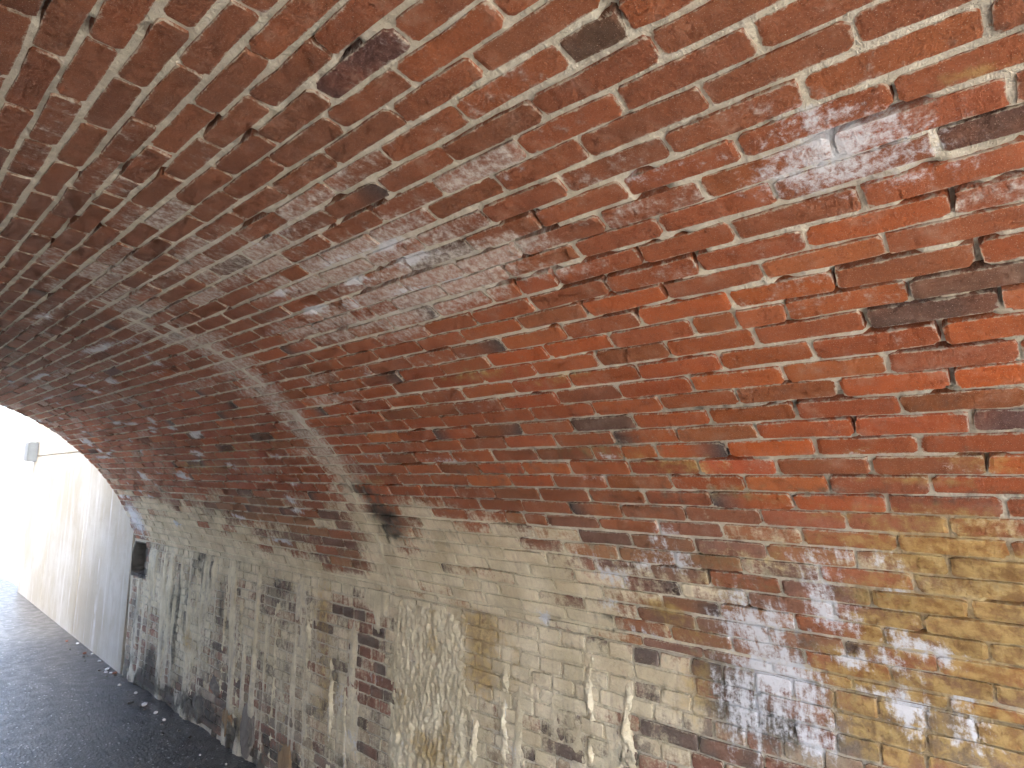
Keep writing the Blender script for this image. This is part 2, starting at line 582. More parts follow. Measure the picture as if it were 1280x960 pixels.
# ------------------------------------------------------------------ builders
def link(o, parent=None):
    col.objects.link(o)
    if parent is not None:
        o.parent = parent
    return o
def tag(o, label, cat, group=None):
    o['label'], o['category'] = label, cat
    if group:
        o['group'] = group
    return o
def thing(name, label, cat, loc=(0, 0, 0), group=None):
    o = bpy.data.objects.new(name, None)
    o.location = loc
    o.empty_display_size = .2
    link(o)
    return tag(o, label, cat, group)
def raw_mesh(name, V, F, mat, attrs=None, smooth=False):
    me = bpy.data.meshes.new(name)
    V = np.asarray(V, np.float32); F = np.asarray(F, np.int32)
    k = F.shape[1]
    me.vertices.add(len(V)); me.vertices.foreach_set('co', V.ravel())
    me.loops.add(F.size); me.loops.foreach_set('vertex_index', F.ravel())
    me.polygons.add(len(F)); me.polygons.foreach_set('loop_start', np.arange(0, F.size, k, dtype=np.int32))
    me.update(calc_edges=True)
    if attrs:
        for nm, (typ, arr) in attrs.items():
            a = me.attributes.new(nm, typ, 'POINT')
            a.data.foreach_set('vector' if typ == 'FLOAT_VECTOR' else 'color', np.asarray(arr, np.float32).ravel())
    me.polygons.foreach_set('use_smooth', np.full(len(F), smooth))
    me.materials.append(mat)
    return me
def grid_faces(ny, ns):
    i = np.arange(ny*ns).reshape(ny, ns)
    return np.stack([i[:-1, :-1], i[:-1, 1:], i[1:, 1:], i[1:, :-1]], -1).reshape(-1, 4)
def sheet(name, Yv, Sv, off, parent, fn=surf, mat=None, stain_fn=None, flip=False, ends=True):
    Y, S = np.meshgrid(Yv, Sv, indexing='ij')
    o = off(Y, S)
    if ends:
        o[0, :] = o[-1, :] = -.15
    V = fn(Y.ravel(), S.ravel(), o.ravel())
    F = grid_faces(len(Yv), len(Sv))
    if flip:
        F = F[:, ::-1]
    st = (stain_fn or stains)(Y.ravel(), S.ravel())
    at = {'ys': ('FLOAT_VECTOR', np.stack([Y.ravel(), S.ravel(), 0*Y.ravel()+.37], -1)), 'stain': ('FLOAT_COLOR', st)}
    ob = bpy.data.objects.new(name, raw_mesh(name, V, F, mat or M_MORTAR, at, True))
    return link(ob, parent)

# one brick: a worn face of 5 x 4 points with a slanted skirt (52 triangles)
U5 = np.array([0, .045, .5, .955, 1.0]); V4 = np.array([0, .17, .83, 1.0])
_gi = np.arange(20).reshape(5, 4)
_per = [(0, 0), (1, 0), (2, 0), (3, 0), (4, 0), (4, 1), (4, 2), (4, 3), (3, 3), (2, 3), (1, 3), (0, 3), (0, 2), (0, 1)]
_F = [(_gi[a, b], _gi[a, b+1], _gi[a+1, b+1], _gi[a+1, b]) for a in range(4) for b in range(3)]
for q in range(14):
    a, b = _gi[_per[q]], _gi[_per[(q+1) % 14]]
    _F.append((a, b, 20+(q+1) % 14, 20+q))
BF = np.array(_F)
GU, GV = np.meshgrid(U5, V4, indexing='ij')
GE = ((GU < .01) | (GU > .99) | (GV < .01) | (GV > .99)).astype(float)
def brick_pts(ya, yb, sa, sb, off, rng):
    n = rng.normal
    gy = ya+(yb-ya)*GU; gs = sa+(sb-sa)*GV
    j = .0016
    gy = gy+GE*n(0, j, GU.shape); gs = gs+GE*n(0, j*.9, GU.shape)
    cor = ((GU < .01) | (GU > .99)) & ((GV < .01) | (GV > .99))
    cx = rng.uniform(.001, .006, GU.shape)*cor
    gy = gy+np.where(GU < .5, cx, -cx); gs = gs+np.where(GV < .5, cx, -cx)*.8
    go = off+n(0, .0006, GU.shape)+(GU-.5)*n(0, .0016)+(GV-.5)*n(0, .0012)-GE*.0013-cor*.0015
    Y = gy.ravel(); S = gs.ravel(); O = go.ravel()
    p = [a*4+b for a, b in _per]
    cyy, css = (ya+yb)/2, (sa+sb)/2
    Y2 = Y[p]+np.sign(Y[p]-cyy)*.001*(np.abs(GU.ravel()[p]-.5) > .49)
    S2 = S[p]+np.sign(S[p]-css)*.001*(np.abs(GV.ravel()[p]-.5) > .49)
    return np.concatenate([Y, Y2]), np.concatenate([S, S2]), np.concatenate([O, np.full(14, -.022)])
EDGE = np.concatenate([GE.ravel(), np.full(14, .25)])
BU = np.concatenate([GU.ravel(), GU.ravel()[[a*4+b for a, b in _per]]])

RED = np.array([.285, .088, .044])
PAL = {'n': (.335, .079, .020), 'b': (.27, .078, .026), 'm': (.36, .096, .028), 'd': (.12, .062, .043), 'o': (.45, .10, .017), 'p': (.26, .082, .030)}
def vault_tone(Yc, Sc, rng, force=None):
    k = force or rng.choice(list('nbmdop'), p=[.50, .21, .20, .010, .030, .05])
    c = np.array(PAL[k])*.93*rng.normal(1, .10)
    c = c*np.array([1, rng.normal(1, .05), rng.normal(1, .06)])
    if Sc < .66:                                  # tan and brown stocks in the haunch
        t = float(sstep(.66, .40, Sc))*.85
        alt = np.array([(.30, .155, .07), (.24, .125, .065), (.20, .12, .08), (.30, .11, .05), (.17, .10, .075)][rng.integers(5)])
        c = c*(1-t)+alt*t*rng.normal(1, .1)
    if k != 'd' and Sc > 1.15:                     # duller towards the upper vault
        t = min(1, (Sc-1.15)/.3)*.42
        c = c*(1-t)+np.array((.25, .092, .046))*t
    if k != 'd' and Sc > 1.45:                     # browner, darker bricks near the crown
        t = min(1, (Sc-1.45)/.6)*(.45+.4*float(sstep(.5, 1.1, Yc)))
        c = c*(1-t)+np.array((.185, .070, .034))*t*rng.normal(1, .12)
    return np.clip(c, .015, .6), k

def project(P):
    """pixel position of world points for choosing the bricks that show largest"""
    q = np.asarray(P)-np.array([0, 0, CAM_H])
    x, y, z = q@np.array(c_r2), q@np.array(c_u2), q@np.array(c_fwd)
    z = np.where(z > .05, z, np.nan)
    return 640+FPX*x/z, 480-FPX*y/z
def shown_area(P):
    """area in the picture of quads P (n,4,3), cut to the frame"""
    x, y = project(P)
    x = np.clip(x, 0, 1280); y = np.clip(y, 0, 960)
    a = 0
    for i in range(4):
        j = (i+1) % 4
        a = a+x[:, i]*y[:, j]-x[:, j]*y[:, i]
    return np.nan_to_num(np.abs(a)/2)

def lay_bricks(cells, parent, name='brick', fn=surf, limit=300, flip=False):
    """cells: (ya, yb, sa, sb, off, tone rgb, burnt end, lime bias). The largest become parts of their own, the rest one part."""
    quads = np.stack([fn([c[0], c[0], c[1], c[1]], np.array([c[2], c[3], c[3], c[2]]), np.zeros(4)) for c in cells])
    area = shown_area(quads)
    rank = np.argsort(-area)
    single = set(int(i) for i in rank[:limit] if area[i] > 40)
    Ys, Ss, Os, tones, lb = [], [], [], [], []
    for c in cells:
        rng = np.random.default_rng(abs(hash((round(c[0], 4), round(c[2], 4)))) % (2**31))
        Y, S, O = brick_pts(c[0], c[1], c[2], c[3], c[4], rng)
        t = np.ones((34, 4)); t[:, :3] = c[5]; t[:, 3] = EDGE
        if c[6]:
            f = sstep(.45, .9, BU if c[6] > 0 else 1-BU)[:, None]
            t[:, :3] = t[:, :3]*(1-f)+np.array((.07, .05, .045))*f
        Ys.append(Y); Ss.append(S); Os.append(O); tones.append(t); lb.append(np.full(34, c[7]))
    Ya, Sa, Oa, Ta, La = (np.concatenate(v) for v in (Ys, Ss, Os, tones, lb))
    P = fn(Ya, Sa, Oa)
    ST = stains(Ya, Sa)
    ST[:, 0] = np.clip(ST[:, 0]+La, 0, 1.3)
    rid = np.repeat(RNG.random(len(cells))*9, 34)
    YS = np.stack([Ya, Sa, rid], -1).reshape(len(cells), 34, 3)
    ctr2 = YS[:, :20, :2].mean(1, keepdims=True)
    half = (YS[:, :20, :2].max(1)-YS[:, :20, :2].min(1))[:, None, :]/2
    rel = (YS[:, 20:, :2]-ctr2)/half
    YS[:, 20:, :2] += np.where(np.abs(rel) > .9, np.sign(rel)*.018, 0)
    YS = YS.reshape(-1, 3)
    BFq = BF[:, ::-1] if flip else BF
    rest = []
    for i in range(len(cells)):
        s = slice(i*34, i*34+34)
        if i not in single:
            rest.append(i); continue
        ctr = P[s].mean(0)
        me = raw_mesh(name, P[s]-ctr, BFq, M_BRICK, {'ys': ('FLOAT_VECTOR', YS[s]), 'stain': ('FLOAT_COLOR', ST[s]), 'tone': ('FLOAT_COLOR', Ta[s])})
        o = bpy.data.objects.new(name, me); o.location = ctr
        link(o, parent)
    if rest:
        idx = np.concatenate([np.arange(i*34, i*34+34) for i in rest])
        F = (BFq[None]+(np.arange(len(rest))*34)[:, None, None]).reshape(-1, 4)
        me = raw_mesh(name+'work', P[idx], F, M_BRICK, {'ys': ('FLOAT_VECTOR', YS[idx]), 'stain': ('FLOAT_COLOR', ST[idx]), 'tone': ('FLOAT_COLOR', Ta[idx])})
        o = link(bpy.data.objects.new(name+'work', me), parent)
        o['kind'] = 'stuff'
    return len(single), len(rest)

# ------------------------------------------------------------------ ground and road
def ground_material():
    mat = bpy.data.materials.new('asphalt'); T = NT(mat)
    P = T.n('NewGeometry').outputs['Position']
    big = T.noise(P, 1.3, 4, .6); mid = T.noise(P, 9, 5, .65); fin = T.noise(P, 160, 3, .6)
    v = T.n('TexVoronoi', feature='F1'); T.set(v.inputs['Vector'], P); v.inputs['Scale'].default_value = 62
    sc = T.n('SeparateColor'); T.t.links.new(v.outputs['Color'], sc.inputs[0])
    c = T.mix(mid, C4(.012, .014, .018), C4(.030, .034, .041))
    chip = T.math('MULTIPLY', T.ramp(sc.outputs[0], .55, .95, 0, .6), T.ramp(v.outputs['Distance'], .55, .25))
    c = T.mix(chip, c, C4(.16, .17, .18))
    glint = T.math('MULTIPLY', T.ramp(sc.outputs[1], .93, .96), T.ramp(v.outputs['Distance'], .5, .3))
    c = T.mix(T.math('MULTIPLY', glint, .9), c, C4(.70, .71, .72))
    # dust lying along the foot of the wall
    sx = T.n('SeparateXYZ'); T.t.links.new(P, sx.inputs[0])
    near = T.math('ADD', sx.outputs[0], T.math('MULTIPLY', T.math('SUBTRACT', mid, .5), .5))
    c = T.mix(T.ramp(near, 1.75, 2.1, 0, .5), c, C4(.060, .054, .045))
    c = T.mix(T.ramp(big, .50, .66, 0, .55), c, C4(.052, .053, .055))
    c = T.mix(T.ramp(T.noise(P, 2.6, 5, .7), .58, .70, 0, .5), c, C4(.012, .013, .015))
    h = T.math('ADD', T.math('MULTIPLY', v.outputs['Distance'], -1.0), T.math('MULTIPLY', fin, .5))
    nm = T.bump(h, .5, .005)
    T.bsdf(c, T.ramp(mid, .3, .7, .28, .48), nm, .5)
    return mat
M_ROAD = ground_material()
def earth_material():
    mat = bpy.data.materials.new('pale_paving'); T = NT(mat)
    P = T.n('NewGeometry').outputs['Position']
    n = T.noise(P, 3, 5, .6)
    T.bsdf(T.mix(n, C4(.30, .29, .26), C4(.42, .40, .36)), .85, T.bump(T.noise(P, 60, 3), .4, .01))
    return mat
M_EARTH = earth_material()
def plane(name, x0, x1, y0, y1, z, mat):
    o = bpy.data.objects.new(name, raw_mesh(name, [(x0, y0, z), (x1, y0, z), (x1, y1, z), (x0, y1, z)], [(0, 1, 2, 3)], mat))
    o['kind'] = 'structure'
    return link(o)
plane('ground', -600, 600, -600, 600, -.004, M_EARTH)
plane('road', WL-.10, W+.30, -2.2, 15.5, 0, M_ROAD)

# ------------------------------------------------------------------ the brick vault
vault = thing('brick_vault', 'red brick barrel vault with pale mortar joints curving over the road', 'vault', (XC, (Y0+Y1)/2, 0))
inv = Matrix.Translation((-XC, -(Y0+Y1)/2, 0))
def adopt(parent):
    for o in parent.children:
        o.matrix_parent_inverse = Matrix.Translation(-parent.location)

def mortar_off(Y, S):
    rec = -.0040+.0024*sstep(1.0, 1.8, S)
    o = rec+(fbm(Y*30, S*30, 3, 4)-.5)*.0075+(fbm(Y*9, S*9, 8, 2)-.5)*.003
    l = stains(Y, S)[:, 0].reshape(Y.shape)
    o = o+.0035*sstep(.6, 1.1, l)
    gap = sstep(.665, .72, fbm(Y*7, S*9, 41, 3))            # joints that have lost their mortar
    return np.minimum(o, -.0009)-.018*gap*(S > .2)
def steps(a, b, fine, coarse, upto):
    n1 = np.arange(a, upto, fine); n2 = np.arange(upto, b, coarse)
    return np.concatenate([n1, n2, [b]])
Yv = np.concatenate([[Y0, Y0+.002], np.arange(Y0+.03, -.1, .04), steps(-.1, Y1-.002, .0105, .02, 3.4), [Y1]])
Sv = np.concatenate([np.arange(0, 2.7, .0105), np.arange(2.7, ARC, .05), [ARC]])
def vault_bed_stain(Y, S):
    s = stains(Y, S)
    belt = sstep(.42, .6, S)*sstep(1.25, .95, S)*sstep(3.2, 2.4, Y)
    s[:, 3] = np.maximum(s[:, 3], .55*belt*(.4+fbm(Y*5, S*8, 44, 3)))
    return s
sheet('mortar_bed', Yv, Sv, mortar_off, vault, stain_fn=vault_bed_stain)

PHASE = {-6: .0, -5: .5, -4: .05, -3: .5, -2: .03, -1: .38, 0: .9, 1: .25, 2: .75, 3: .2, 4: .5, 5: .91, 6: .40, 7: .82, 8: .27, 9: .72, 10: .14, 11: .65, 12: .1, 13: .55, 14: .0,
         15: .5, 16: .95, 17: .4, 18: .9, 19: .28, 20: .8, 21: .23, 22: .75, 23: .2, 24: .7, 25: .15, 26: .65, 27: .1, 28: .57, 29: .07, 30: .6, 31: .1, 32: .5, 33: .0, 34: .5, 35: .95, 36: .43, 37: .9, 38: .4}
TONE=[('d', 1.025, 0.949), ('d', 0.245, 1.188), ('d', 0.102, 1.544), ('d', 0.485, 1.989), ('d', 0.791, 2.169), ('o', 0.666, 2.11), ('o', 0.098, 0.998), ('d', 1.878, 1.914), ('d', 1.153, 1.678), ('b', 0.497, 1.614), ('o', 0.282, 1.403), ('b', 0.503, 1.348), ('d', 0.123, 0.891), ('b', 1.688, 1.104), ('b', 1.819, 1.162), ('b', 1.654, 1.039), ('b', 1.248, 0.966), ('b', 0.355, 1.833), ('b', 0.198, 1.774), ('b', 0.322, 1.909), ('b', 0.58, 2.061), ('o', 0.643, 1.988), ('b', 0.628, 1.73), ('b', 0.757, 1.717), ('o', 0.862, 1.999), ('b', 1.137, 2.1), ('b', 1.189, 2.007), ('b', 0.523, 1.817), ('o', 0.748, 1.377), ('b', 0.34, 1.497), ('b', 0.224, 1.29), ('o', 0.72, 1.3), ('o', 1.347, 1.234), ('o', 1.091, 1.274), ('b', 0.514, 1.03), ('o', 0.637, 0.82), ('b', 0.276, 0.758)]
WTONE=[('k', 3.268, -0.16), ('k', 3.161, -0.154), ('k', 3.065, -0.161), ('k', 2.947, -0.211), ('k', 2.866, -0.219), ('k', 2.964, -0.29), ('k', 2.833, -0.4), ('k', 3.063, -0.404), ('k', 2.918, -0.536), ('k', 2.832, -0.532), ('r', 3.029, -0.335), ('r', 3.015, -0.528), ('r', 2.871, -0.477), ('k', 3.043, -0.033), ('k', 3.476, -0.278), ('k', 1.807, -0.523), ('k', 1.59, -0.403), ('k', 1.695, -0.404), ('k', 1.448, -0.151), ('k', 1.234, -0.145), ('k', 1.231, -0.267), ('k', 1.434, -0.399), ('k', 1.207, -0.037), ('k', 1.031, -0.035), ('r', 1.084, -0.328), ('k', 0.99, -0.289), ('k', 1.653, -0.338), ('r', 1.816, -0.41), ('k', 1.46, -0.035), ('k', 1.772, -0.167), ('k', 1.551, -0.148), ('r', 1.021, -0.337), ('k', 2.882, -0.864), ('k', 1.696, -0.456)]
cells = []
nc = int(ARC/CP)
for c in range(0, nc):
    sa, sb = (c-.25)*CP, (c+.75)*CP
    sa = max(sa, .004)
    if sb > ARC-.004:
        sb = ARC-.004
    rng0 = np.random.default_rng(100+c)
    ph = PHASE.get(38-c, .5*(c % 2)+random.uniform(-.06, .06))
    jb = .0048+.0009*float(sstep(1.2, 2.0, sa))+abs(rng0.normal(0, .0006))            # half a bed joint
    rng = np.random.default_rng(900+c)
    k0 = int((Y0-ph*BP)/BP)-1
    edges = [(k+ph)*BP+rng.normal(0, .006) for k in range(k0, int(Y1/BP)+3)]
    shift = rng.normal(0, .0018)
    for a, b in zip(edges[:-1], edges[1:]):
        a = max(a, Y0+.004); b = min(b, Y1-.004)
        if b-a < .05:
            continue
        half = rng.random() < .03 and b-a > .2
        parts = [(a, b)] if not half else [(a, a+(b-a)*.52), (a+(b-a)*.52, b)]
        for (a2, b2) in parts:
            je = rng.uniform(.0030, .0058)
            ym, sm = (a2+b2)/2, (sa+sb)/2
            force = None
            for k, ty, tsn in TONE:
                if a2 < ty < b2 and sa < tsn < sb:
                    force = k
            tone, kk = vault_tone(ym, sm, rng, force)
            burnt = 0
            if kk not in 'd' and rng.random() < .035:
                burnt = rng.choice([-1, 1])
            off = max(.0014, rng.normal(.0034, .0014))
            cells.append((a2+je, b2-je, sa+jb+shift, sb-jb+shift, off, tone, burnt, rng.normal(-.02, .13+.12*float(sstep(1.1, 1.4, sm))+.14*float(sstep(.62, .45, sm))*float(sstep(-.05, .12, sm)))))
nv = lay_bricks(cells, vault)

# cement band smeared along the ring joint
def band_off(Y, S):
    w = (fbm(S*2.5, S*0+3, 14, 3)-.5)*.05
    a = np.exp(-((Y-2.77-w)/.085)**2)+.8*np.exp(-((Y-2.92-w)/.045)**2)+.55*np.exp(-((Y-2.53-w)/.03)**2)*sstep(1.45, 1.25, S)*sstep(.7, .9, S)
    n = fbm(Y*30, S*9, 15, 4)
    fade = sstep(2.5, 1.9, S)
    return -.010+(.0128*a*fade+.014*(n-.5))*1.0
def band_stain(Y, S):
    st = stains(Y, S)
    n = fbm(Y*30, S*3, 16, 3)
    st[:, 0] = .9+.3*(n-.5)
    st[:, 1] *= .5
    st[:, 3] = np.maximum(st[:, 3]*.7, .5*sstep(.55, .8, n))
    return st
sheet('cement_band', np.arange(2.45, 3.0, .009), np.arange(.004, 2.6, .01), band_off, vault, stain_fn=band_stain, ends=False)

# solid masonry behind the lining
def core_mesh():
    n = 48
    a = [(XC+(R+.15)*math.cos(PH+t*(math.pi-2*PH)/n), ZC+(R+.15)*math.sin(PH+t*(math.pi-2*PH)/n)) for t in range(n+1)]
    prof = [(W+.15, -.1)]+[(W+.15, ZS)]+a[1:-1]+[(WL-.15, ZS), (WL-.15, -.1)]
    out = [(WL-1.1, -.1), (WL-1.1, 3.45), (W+1.1, 3.45), (W+1.1, -.1)]
    loop = prof+out
    bm = bmesh.new()
    A = [bm.verts.new((x, Y0, z)) for x, z in loop]
    B = [bm.verts.new((x, Y1, z)) for x, z in loop]
    bm.faces.new(A); bm.faces.new(B[::-1])
    for i in range(len(loop)):
        j = (i+1) % len(loop)
        bm.faces.new((A[j], A[i], B[i], B[j]))
    bmesh.ops.recalc_face_normals(bm, faces=bm.faces)
    me = bpy.data.meshes.new('masonry_core'); bm.to_mesh(me); bm.free()
    return me
def plain_material(name, c1, c2, scale, rough=.85, streak=False):
    mat = bpy.data.materials.new(name); T = NT(mat)
    P = T.n('NewGeometry').outputs['Position']
    n = T.noise(T.scale(P, (1, 1, .15)) if streak else P, scale, 5, .65, dims='3D')
    T.bsdf(T.mix(T.ramp(n, .3, .7), C4(*c1), C4(*c2)), rough, T.bump(T.noise(P, 60, 4, dims='3D'), .5, .004))
    return mat
M_CORE = plain_material('old_masonry', (.20, .12, .08), (.32, .25, .18), 6)
cm = core_mesh(); cm.materials.append(M_CORE)
link(bpy.data.objects.new('masonry_core', cm), vault)
adopt(vault)

# ------------------------------------------------------------------ side walls
wall = thing('abutment_wall', 'lime-streaked brick side wall carrying the right foot of the vault', 'wall', (W, (Y0+Y1)/2, 0))
def crust(Y, S):
    far = sstep(3.0, 4.2, Y)
    st = fbm(Y*13, S*1.1, 31, 4)
    h = .020*sstep(.40, .75, st)*far*sstep(.0, -.12, S)
    h = h+.012*sstep(.5, .8, fbm(Y*8, S*1.4, 33, 3))*(1-far)*sstep(1.0, 1.4, Y)
    return h
def wall_off(Y, S):
    o = -.0055+(fbm(Y*30, S*30, 3, 4)-.5)*.009
    l = stains(Y, S)[:, 0].reshape(Y.shape)
    o = np.minimum(o+.003*sstep(.5, 1.0, l), -.0008)+crust(Y, S)
    foot = sstep(-1.0, -1.27, S)*sstep(2.8, 3.6, Y)
    o = o+foot*(.05*(fbm(Y*5, S*4, 37, 3)-.45))
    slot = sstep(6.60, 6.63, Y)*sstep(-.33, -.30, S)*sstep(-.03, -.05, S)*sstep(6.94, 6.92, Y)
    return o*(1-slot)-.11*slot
wYv = np.concatenate([[Y0, Y0+.002], np.arange(Y0+.03, .3, .04), np.arange(.3, Y1-.002, .0105), [Y1-.002, Y1]])
wSv = np.concatenate([np.arange(-ZS-.01, -.0001, .0098), [-.0005]])
def wall_bed_stain(Y, S):
    s = stains(Y, S)
    cr = sstep(.004, .012, crust(Y, S))
    s[:, 0] *= .72+.28*cr
    s[:, 3] = np.maximum(s[:, 3], .42*(1-cr))
    return s
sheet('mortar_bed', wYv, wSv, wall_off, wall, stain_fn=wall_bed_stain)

WP = {'k': (.12, .092, .074), 'r': (.22, .10, .066), 'n': (.24, .13, .085), 'g': (.22, .185, .145), 'c': (.30, .24, .165)}
cells = []
for c in range(21):
    sb, sa = -c*CP-.002, -(c+1)*CP-.002
    if sa < -ZS:
        break
    rng = np.random.default_rng(300+c)
    header = (c % 3) != 1
    L = BP*.5 if header else BP
    off0 = rng.uniform(0, L)
    k = 0
    y = Y0+.01-off0
    while y < Y1-.02:
        Lb = L*rng.normal(1, .035)
        a, b = max(y, Y0+.004), min(y+Lb, Y1-.02)
        y += Lb
        if b-a < .04:
            continue
        ym, sm = (a+b)/2, (sa+sb)/2
        if 6.58 < ym < 6.95 and -.34 < sm < -.03:
            continue
        k = rng.choice(list('krngc'), p=[.10, .16, .22, .30, .22]); lb = rng.normal(0, .10)
        for kk, ty, tsn in WTONE:
            if a < ty < b and sa < tsn < sb:
                k = kk; lb = -.50 if kk == 'k' else -.35
        if k == 'k' and lb > -.5:
            lb -= .12
        if 2.80 < ym < 3.15 and -.62 < sm < 0:
            lb -= .24
            if k in 'gc': k = 'r'
        cells.append((a+.0045, b-.0045, sa+.0045, sb-.0045, max(.0012, rng.normal(.003, .0014)), np.array(WP[k])*rng.normal(1, .12), 0, lb))
nw = lay_bricks(cells, wall)

# thick calcite curtain and drip ridges on the wall
def cal_stain(l, w, o, d, streak=.4, seed=0):
    def f(Y, S):
        s0 = stains(Y, S)
        n = fbm(Y*26, S*5, 51+seed, 4); m = fbm(Y*9, S*6, 52+seed, 3)
        return np.stack([np.full_like(Y, l), s0[:, 1]*.8+w*sstep(.5, .75, n), np.maximum(s0[:, 2]*.8, o*sstep(.5, .75, m)), np.maximum(s0[:, 3]*.6, d*sstep(.5, .8, n))], -1)
    return f
def cur_rough(Y, S):
    a = 1-np.abs(2*fbm(Y*36+1.2*fbm(Y*14, S*9, 66, 2), S*13, 63, 4)-1)
    return .55*a+.45*(.35+fbm(Y*48, S*34, 67, 3))*.95
def curtain_off(Y, S):
    ins = sstep(2.06, 2.26, Y+.07*(fbm(S*4, S*0, 61, 3)-.5))*sstep(2.86, 2.70, Y+.05*(fbm(S*5, S*0+7, 62, 3)-.5))*sstep(.01, -.05, S)
    drop = fbm(Y*55, S*38, 64, 3)
    return -.016+ins*(.018+.040*(cur_rough(Y, S)-.65)+.014*(drop-.5)+.012*sstep(-.55, -.75, S))
def curtain_stain_shade(Y, S):
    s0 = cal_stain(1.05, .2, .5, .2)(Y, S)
    s0[:, 3] = np.maximum(s0[:, 3], .6*sstep(.72, .5, cur_rough(Y, S)))  # hollows darkened in the colour to bring out relief that light leaves flat
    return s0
sheet('lime_curtain', np.arange(2.02, 2.90, .0065), np.arange(-1.26, -.001, .0065), curtain_off, wall, stain_fn=curtain_stain_shade, ends=False)
def ridge(yc, hw, s0, s1, ht, seed, l=.95, w=.5, o=.2, d=.3, bulb=None):
    w = w*.5; d = max(d, .45)
    def off(Y, S):
        wob = (fbm(S*6, S*0+seed, seed, 3)-.5)*.035
        wd = hw*(.5+1.5*fbm(S*14, S*0+5, seed+1, 3))
        if bulb:
            wd = wd+bulb[1]*np.exp(-((S-bulb[0])/bulb[2])**2)
        u = np.abs(Y-yc-wob)/wd
        end = sstep(s1+.0, s1-.08, S)*sstep(s0, s0+.05, S)
        h = np.clip(1-u**1.3, -1, 1)
        return -.012+end*(.72*ht*np.maximum(h, -.2)*(3.2*fbm(Y*34, S*16, seed+2, 4)-.80)+.006+.013*(fbm(Y*80, S*55, seed+3, 3)-.5))
    return sheet('lime_ridge', np.arange(yc-hw*2.2-.04, yc+hw*2.2+.04, .005), np.arange(s0, s1, .006), off, wall, stain_fn=cal_stain(l, w, o, d, seed=seed), ends=False)
ridge(1.965, .024, -1.2, -.10, .030, 101)
ridge(1.498, .022, -1.2, -.005, .026, 111, w=.35)
ridge(1.340, .022, -.46, -.09, .030, 121, w=.8, d=.6, bulb=(-.43, .03, .035))
ridge(2.150, .026, -1.2, -.43, .034, 131, w=.9, d=.8, o=0)
ridge(3.330, .030, -1.2, -.40, .022, 141, w=.6, d=.5)
ridge(3.180, .024, -1.2, -.50, .022, 151, w=.7, d=.3)
ridge(1.81, .016, -.40, -.10, .012, 161, w=.2)
ridge(3.62, .040, -1.2, -.10, .018, 171, o=.6, w=.1)
ridge(4.02, .030, -1.2, -.15, .018, 181, o=.1, d=.6, w=.2)
ridge(4.55, .035, -1.15, -.20, .018, 191, o=.4, d=.2, w=.2)
ridge(4.80, .030, -1.0, -.10, .018, 201, o=.2, d=.8, w=.2)
ridge(5.35, .035, -1.2, -.08, .020, 211, o=.2, d=.5, w=.2)
ridge(5.95, .045, -1.2, -.06, .022, 221, o=.4, d=.4, w=.3)

# rough footing stones showing at the foot of the wall
M_STONE = {}
for k, (a, b) in {'tan': ((.20, .12, .055), (.30, .20, .10)), 'grey': ((.12, .105, .09), (.21, .19, .165)), 'dark': ((.06, .058, .05), (.16, .15, .12))}.items():
    M_STONE[k] = plain_material('footing_'+k, a, b, 14, .9, True)
def stone_mesh(name, sx, sy, sz, seed, mat, sub=2, flat=.3):
    bm = bmesh.new()
    bmesh.ops.create_icosphere(bm, subdivisions=sub, radius=1)
    r = np.random.default_rng(seed)
    pl = r.normal(size=(9, 3)); pl /= np.linalg.norm(pl, axis=1)[:, None]; dd = r.uniform(.55, .92, 9)
    for v in bm.verts:
        p = np.array(v.co)
        for q, d in zip(pl, dd):
            t = p@q
            if t > d:
                p = p-q*(t-d)*(.92)
        p = p*(1+r.normal(0, flat*.05))
        v.co = (p[0]*sx, p[1]*sy, p[2]*sz)
    me = bpy.data.meshes.new(name); bm.to_mesh(me); bm.free()
    me.materials.append(mat)
    return me
for i, (y, z, sy, sz, m) in enumerate([(4.66, .13, .10, .17, 'tan'), (4.33, .17, .13, .21, 'grey'), (4.90, .34, .12, .10, 'grey'), (3.80, .15, .12, .20, 'tan'), (5.20, .15, .14, .15, 'dark')]):
    o = bpy.data.objects.new('footing_stone', stone_mesh('footing_stone', .05, sy, sz, 40+i, M_STONE[m], 4, .55))
    o.location = (W+.022, y, z)
    link(o, wall)
adopt(wall)

lwall = thing('opposite_wall', 'plain brick side wall facing the lime-streaked wall across the road', 'wall', (WL, (Y0+Y1)/2, 0))
def lw_off(Y, S):
    return -.006+(fbm(Y*20, S*20, 4, 3)-.5)*.006
sheet('mortar_bed', np.linspace(Y0, Y1, 160), np.linspace(-ZS-.01, -.0005, 40), lw_off, lwall, fn=surf_left, flip=True)
cells = []
for c in range(20):
    sb, sa = -c*CP-.002, -(c+1)*CP-.002
    if sa < -ZS: break
    rng = np.random.default_rng(700+c); L = BP*.5 if c % 2 else BP
    y = Y0+.01-rng.uniform(0, L)
    while y < Y1-.02:
        a, b = max(y, Y0+.004), min(y+L, Y1-.02); y += L
        if b-a < .04: continue
        k = rng.choice(list('krngc'))
        cells.append((a+.0045, b-.0045, sa+.0045, sb-.0045, rng.normal(0, .002), np.array(WP[k]), 0, 0.0))
lay_bricks(cells, lwall, fn=surf_left, flip=True)
adopt(lwall)

